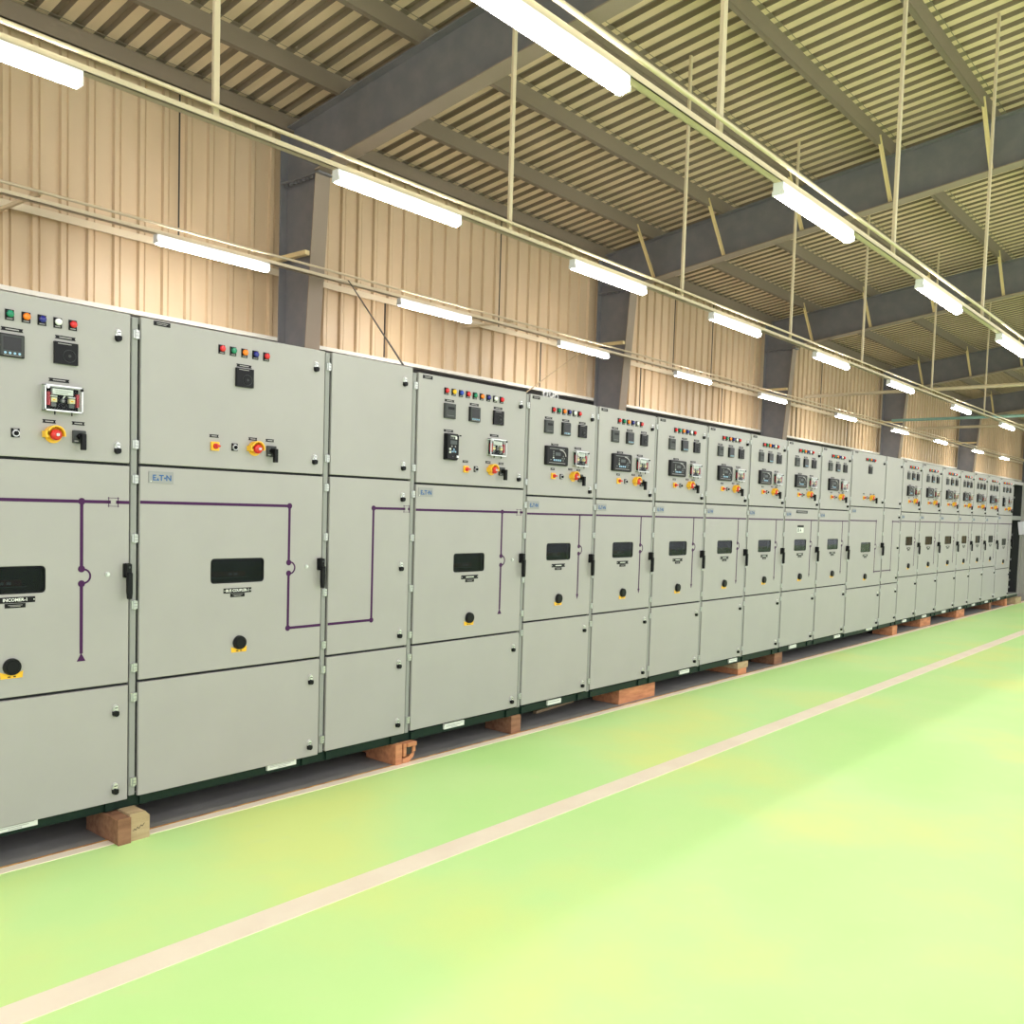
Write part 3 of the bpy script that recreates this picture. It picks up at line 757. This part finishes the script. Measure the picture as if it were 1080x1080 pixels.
COLX = [-6.3, .05, 6.50, 12.83, 19.22, 26.95, 34.95, 45.2]
ordn = ['', 'first', 'second', 'third', 'fourth', 'fifth', 'sixth', 'seventh']
ccolx = dict()
for i, X in enumerate(COLX):
    inner = lambda z: WY - (.42 + .073 * z)
    c = empty('steel_column', (X, WY - .4, 0)); o = (-X, -(WY - .4), 0)
    b = MB(o)
    vs = [(X, WY - .15, 0), (X, inner(0), 0), (X, inner(5.17), 5.155), (X, WY - .15, 5.155)]
    for k in (-.006, .006): b.add([(x + k, y, z) for x, y, z in vs], [(0, 1, 2, 3)], 'slate')
    b.box(X - .10, X + .10, WY - .16, WY - .145, 0, 5.9, 'slate')
    b.build('web', c)
    b = MB(o)
    b.bar((X, inner(0), 0), (X, inner(5.17), 5.17), .20, .014, 'flange')
    b.build('inner_flange', c)
    b = MB(o); b.box(X - .10, X + .10, inner(5.17) - .06, WY - .16, 5.155, 5.175, 'slate')
    for k in range(8): b.box(X - .07, X - .04, inner(5) + .08 * k, inner(5) + .08 * k + .025, 5.13, 5.156, 'slate')
    b.build('bracket', c)
    tag(c, ('slate grey tapered wall column with taupe flange, %s from the left' % ordn[i - 1]) if i > 1 else
        ('slate grey tapered steel wall column beyond the left edge, %s' % ('nearer the picture' if i == 1 else 'further out')), 'column', 'portal frame columns along the wall')
    # rafter
    rt = lambda y: 5.90 + .137 * (4.05 - y)
    rb = lambda y: 5.27 + .137 * (4.05 - y) - .0
    y0, y1 = inner(5.17) + .02, -7
    r = empty('roof_rafter', (X, y0, 5.2)); o = (-X, -y0, -5.2)
    b = MB(o)
    P = [(WY - .15, 5.19), (y0, 5.19), (y0 - .3, rb(y0 - .3)), (y1, rb(y1)), (y1, rt(y1)), (WY - .15, rt(WY - .15))]
    for k in (-.006, .006): b.add([(X + k, y, z) for y, z in P], [tuple(range(6))], 'slate')
    b.build('web', r)
    b = MB(o)
    b.bar((X, y0, 5.195), (X, y0 - .3, rb(y0 - .3)), .20, .014, 'flange'); b.bar((X, y0 - .3, rb(y0 - .3)), (X, y1, rb(y1)), .20, .014, 'flange')
    b.build('lower_flange', r)
    b = MB(o); b.bar((X, WY - .15, rt(WY - .15)), (X, y1, rt(y1)), .20, .014, 'slate'); b.build('upper_flange', r)
    tag(r, ('deep slate grey roof rafter rising from the %s wall column from the left' % ordn[i - 1]) if i > 1 else
        ('deep slate grey roof rafter beyond the left edge, %s' % ('nearer the picture' if i == 1 else 'further out')), 'rafter', 'portal frame rafters')

# purlins and fly braces
PY = [5.05, 4.05, 2.83, 1.61, .39, -.83, -2.05, -3.27, -4.5, -6]
for k, y in enumerate(PY):
    z = roofz(y) - .035
    b = MB((0, -y, -z))
    b.box(-9, XE, y - .003, y + .003, z - .19, z, 'purlin'); b.box(-9, XE, y - .06, y, z - .003, z + .003, 'purlin'); b.box(-9, XE, y, y + .06, z - .19, z - .184, 'purlin')
    tag(b.build('roof_purlin', loc=(0, y, z)), 'long taupe roof purlin on top of the rafters, %s' % (['closest to the wall'] + [q + ' inward from the wall' for q in ordn[2:]] + ['above the aisle', 'further over the aisle', 'furthest over the aisle', 'x'])[k], 'purlin', 'roof purlins')
n = 0
for i, X in enumerate(COLX[3:]):
    for y in PY[1:6]:
        zt = roofz(y) - .13; zb = 5.28 + .137 * (4.05 - y)
        b = MB((-(X - .05), -y, -zb)); b.bar((X - .60, y, zt), (X - .03, y, zb), .045, .012, 'strutc'); b.bar((X - .60, y + .02, zt), (X - .03, y + .02, zb), .012, .045, 'strutc')
        tag(b.build('fly_brace', loc=(X - .05, y, zb)), 'short cream brace slanting from a purlin down to a rafter\'s lower flange', 'brace', 'short slanting braces at the rafters')

# wall rail (girt), struts and conduits
xs = [-9] + COLX + [XE]
b = MB((0, -5.16, -4.17)); b.box(-9, XE, 5.10, 5.22, 4.155, 4.195, 'rail'); b.box(-9, XE, 5.10, 5.106, 4.125, 4.155, 'rail')
tag(b.build('wall_rail', loc=(0, 5.16, 4.17)), 'long cream horizontal rail fixed across the corrugated wall', 'rail')
for i, X in enumerate(COLX[2:]):
    b = MB((-(X - .14), -4.9, -4.3)); b.box(X - .17, X - .11, 4.52, 5.2, 4.27, 4.32, 'strutc')
    tag(b.build('column_strut', loc=(X - .14, 4.9, 4.3)), 'short cream strut across the side of the %s wall column' % ordn[i + 1], 'strut', 'short cream struts at the columns')
for X in (8.05, 11.28, 14.17, 17.27, 21.0, 24.3):
    b = MB((-X, -5.12, -3.43)); b.rod((X, 5.12, 3.44), (X, 5.12, 4.15), .010, 'cable')
    tag(b.build('wall_conduit', loc=(X, 5.12, 3.43)), 'thin dark vertical conduit below the wall rail', 'conduit', 'thin vertical conduits on the wall')
for X in (5.2, 10.35, 15.4, 16.9, 22.6):
    b = MB((-X, -5.19, -4.2)); b.rod((X, 5.19, 4.2), (X, 5.19, 5.9), .009, 'cable')
    tag(b.build('wall_conduit', loc=(X, 5.19, 4.2)), 'thin dark vertical line of conduit above the wall rail', 'conduit', 'thin vertical conduits on the upper wall')

# eave beam
b = MB((0, -5.0, -5.78)); b.box(-9, XE, 4.98, 5.10, 5.72, 5.74, 'purlin'); b.box(-9, XE, 4.98, 4.99, 5.72, 5.90, 'purlin')
tag(b.build('eave_beam', loc=(0, 5.0, 5.78)), 'long taupe beam along the top of the wall under the roof edge', 'beam')

# ------------------------------------------------------------------ lighting rows
ROWS = [(4.25, 3.93, [-4.2, -1.1, 2.0, 5.05, 8.11, 11.23, 14.52, 17.80, 21.84, 25.8, 29.6, 33.9, 37.7, 42, 46.5], 'row along the wall', .95),
        (1.25, 3.80, [-4.2, -1.2, 1.75, 4.75, 7.51, 10.18, 13.19, 16.29, 20.08, 24.0, 28.2, 32.6, 37, 42], 'row above the cabinets', .7),
        (-1.35, 3.60, [-2.8, .2, 3.2, 6.2, 9.11, 12.0, 15.0, 18.5], 'row in front of the cabinets', .6),
        (-4.3, 3.6, [-3, 0, 3, 6, 9, 12, 15, 18], 'row over the aisle behind the viewer', .6),
        (-7.2, 3.6, [-3, 0, 3, 6, 9, 12, 15, 18], 'row furthest from the cabinets', .6)]
def basis(yaw, pitch, roll):
    f = Vector((math.sin(yaw) * math.cos(pitch), math.cos(yaw) * math.cos(pitch), math.sin(pitch)))
    r = Vector((math.cos(yaw), -math.sin(yaw), 0)); u = r.cross(f)
    c, s = math.cos(roll), math.sin(roll)
    return c * r + s * u, -s * r + c * u, f
CB = basis(.8694, -.0557, .0301); CAMP = Vector((0, -3.95, 1.538))
NUM = ['first', 'second', 'third', 'fourth', 'fifth', 'sixth', 'seventh', 'eighth', 'ninth', 'tenth', 'eleventh', 'twelfth', 'thirteenth', 'fourteenth', 'fifteenth']
def tube_mesh():
    h = MB(); h.box(-.62, .62, -.033, .033, .0, .050, 'white')
    for x in (-.618, .602): h.box(x, x + .016, -.040, .040, -.030, .0, 'white')
    t = MB(); n = 10; vs = []
    for x in (-.60, .60):
        for i in range(n + 1):
            a = PI * i / n; vs.append((x, .044 * math.cos(a), -.042 * math.sin(a)))
    t.add(vs, [(i, i + 1, n + 2 + i, n + 1 + i) for i in range(n)], 'tube', True)
    t.add(vs, [tuple(range(n + 1)), tuple(range(2 * n + 1, n, -1))], 'tube')
    return h.mesh('housing'), t.mesh('tube')
HM, TM = tube_mesh()
for y, z, XS, where, vis in ROWS:
    b = MB((0, -y, -(z + .07)))
    b.box(-9, XE if y > -1 else 22, y - .028, y + .028, z + .050, z + .056, 'rail')
    for q in (-.028, .024): b.box(-9, XE if y > -1 else 22, y + q, y + q + .004, z + .05, z + .088, 'rail')
    b.rod((-9, y - .055, z + .135), (XE if y > -1 else 22, y - .055, z + .135), .014, 'rail')
    tag(b.build('lighting_rail', loc=(0, y, z + .07)), 'long cream channel carrying the tube lights of the ' + where, 'rail')
    seen = 0
    for k, X in enumerate(XS):
        r = empty('tube_light', (X, y, z)); put('housing', HM, r); put('tube', TM, r, label='glowing white tube cover')
        P = Vector((X, y, z)) - CAMP; d = P.dot(CB[2])
        vis_ = d > 0 and 0 < 540 + 967.6 * P.dot(CB[0]) / d < 1080 and 0 < 590 - 967.6 * P.dot(CB[1]) / d < 1080
        if vis_: seen += 1
        lab = 'lit white tube light, %s from the left in the %s' % (NUM[seen - 1], where) if vis_ else 'lit white tube light of the %s, out of view' % where
        tag(r, lab, 'light', 'tube lights of the ' + where)
for y, z, rods in ((4.25, 4.07, [3.4, 9.6, 15.9, 22.9, 31.7, 40]), (1.25, 3.93, [3.2, 6.0, 8.9, 11.75, 14.42, 18.05, 21.9, 26, 30.5, 35]), (-1.35, 3.74, [1.7, 4.8, 7.8, 10.65, 13.6, 17])):
    for k, X in enumerate(rods):
        if y > 4: 
            b = MB((-X, -y, -z)); b.bar((X, y, z), (X, WY - .03, z + .02), .03, .03, 'rail');
            tag(b.build('wall_bracket', loc=(X, y, z)), 'short cream bracket tying the lighting rail to the wall', 'bracket', 'brackets of the rail along the wall')
        else:
            wd = .02 if y > 0 else .022
            b = MB((-X, -y, -z)); b.box(X - wd, X + wd, y - .004, y + .004, z - .04, roofz(y) - .05, 'rail'); b.box(X - wd, X - wd + .006, y + .004, y + .02, z - .04, roofz(y) - .05, 'rail')
            tag(b.build('hanger_rod', loc=(X, y, z)), 'upright cream hanger from roof to lighting rail, ' + ('row above the cabinets' if y > 0 else 'row in front of the cabinets'), 'hanger', 'hangers of the ' + ('row above the cabinets' if y > 0 else 'row in front of the cabinets'))
# cross pipes between the rows
for X, z, y0, m, lab in ((18.2, 3.985, 3.75, 'rail', 'cream horizontal pipe crossing under the roof, nearest of the three'),
                         (23.6, 4.0, 3.75, 'teal', 'pale teal horizontal pipe crossing under the roof'),
                         (25.6, 3.975, 3.75, 'rail', 'cream horizontal pipe crossing just beyond and below the teal one')):
    b = MB((-X, -y0, -z)); b.rod((X, y0, z), (X, -15, z), .035, m, 10)
    tag(b.build('cross_pipe', loc=(X, y0, z)), lab, 'pipe', 'pipes crossing under the roof')
# stays from the rail down to the cabinets
def wire(a, c, r, m, lab):
    b = MB((-a[0], -a[1], -a[2])); b.rod(a, c, r, m, 6); tag(b.build('stay_wire', loc=a), lab, 'wire')
wire((3.765, .10, 2.345), (6.70, 4.22, 4.02), .006, 'cable', 'thin dark wire slanting down to the left corner of the nine-lamp cabinet')
wire((5.06, .30, 2.33), (11.3, 4.22, 4.0), .005, 'tancable', 'thin tan wire slanting down to the top of the nine-lamp cabinet')
# cable trunk lying on the roofs from the nine-lamp cabinet on
tr = MB((-3.76, -.35, -2.33)); tr.box(3.76, 10.76, .25, .50, 2.320, 2.352, 'dark')
k = 3.8
while k < 10.6:
    tr.box(k, k + .10, .245, .25, 2.332, 2.340, 'engrave'); k += .17
tag(tr.build('cable_duct', loc=(3.76, .35, 2.33)), 'long black slotted duct lying along the cabinet tops', 'cable duct')
cl = MB((-5.45, -.36, -2.35))
for a, q in ((-.05, .05), (.02, .07), (.08, .03)):
    cl.ringarc(5.45 + a, 2.375 + q * .3, .018, .026, 0, 2 * PI, .33, .345, 'steel', 12)
cl.box(5.38, 5.54, .33, .37, 2.353, 2.363, 'dgrey')
tag(cl.build('cable_clamp', loc=(5.45, .36, 2.35)), 'small grey coiled clamp lying on the black duct on the cabinet tops', 'clamp')

# ------------------------------------------------------------------ daylight fill: sides left open and roof cut short to admit it
w_ = bpy.data.worlds.new('daylight'); SC.world = w_; w_.use_nodes = True
bg = w_.node_tree.nodes['Background']; bg.inputs[0].default_value = (.95, .97, 1.0, 1); bg.inputs[1].default_value = 1.6

# ------------------------------------------------------------------ camera
r, u, f = basis(.8694, -.0557, .0301)
cam = bpy.data.cameras.new('camera'); co = bpy.data.objects.new('camera', cam); COL.objects.link(co)
mt = Matrix(((r.x, u.x, -f.x, 0), (r.y, u.y, -f.y, -3.95), (r.z, u.z, -f.z, 1.538), (0, 0, 0, 1)))
co.matrix_world = mt
cam.sensor_width = 36; cam.lens = 967.6 / 1080 * 36; cam.shift_y = 50 / 1080
cam.clip_end = 200
SC.camera = co
SC.view_settings.view_transform = 'Standard'; SC.view_settings.look = 'None'
SC.view_settings.gamma = 1; SC.view_settings.exposure = 0.08
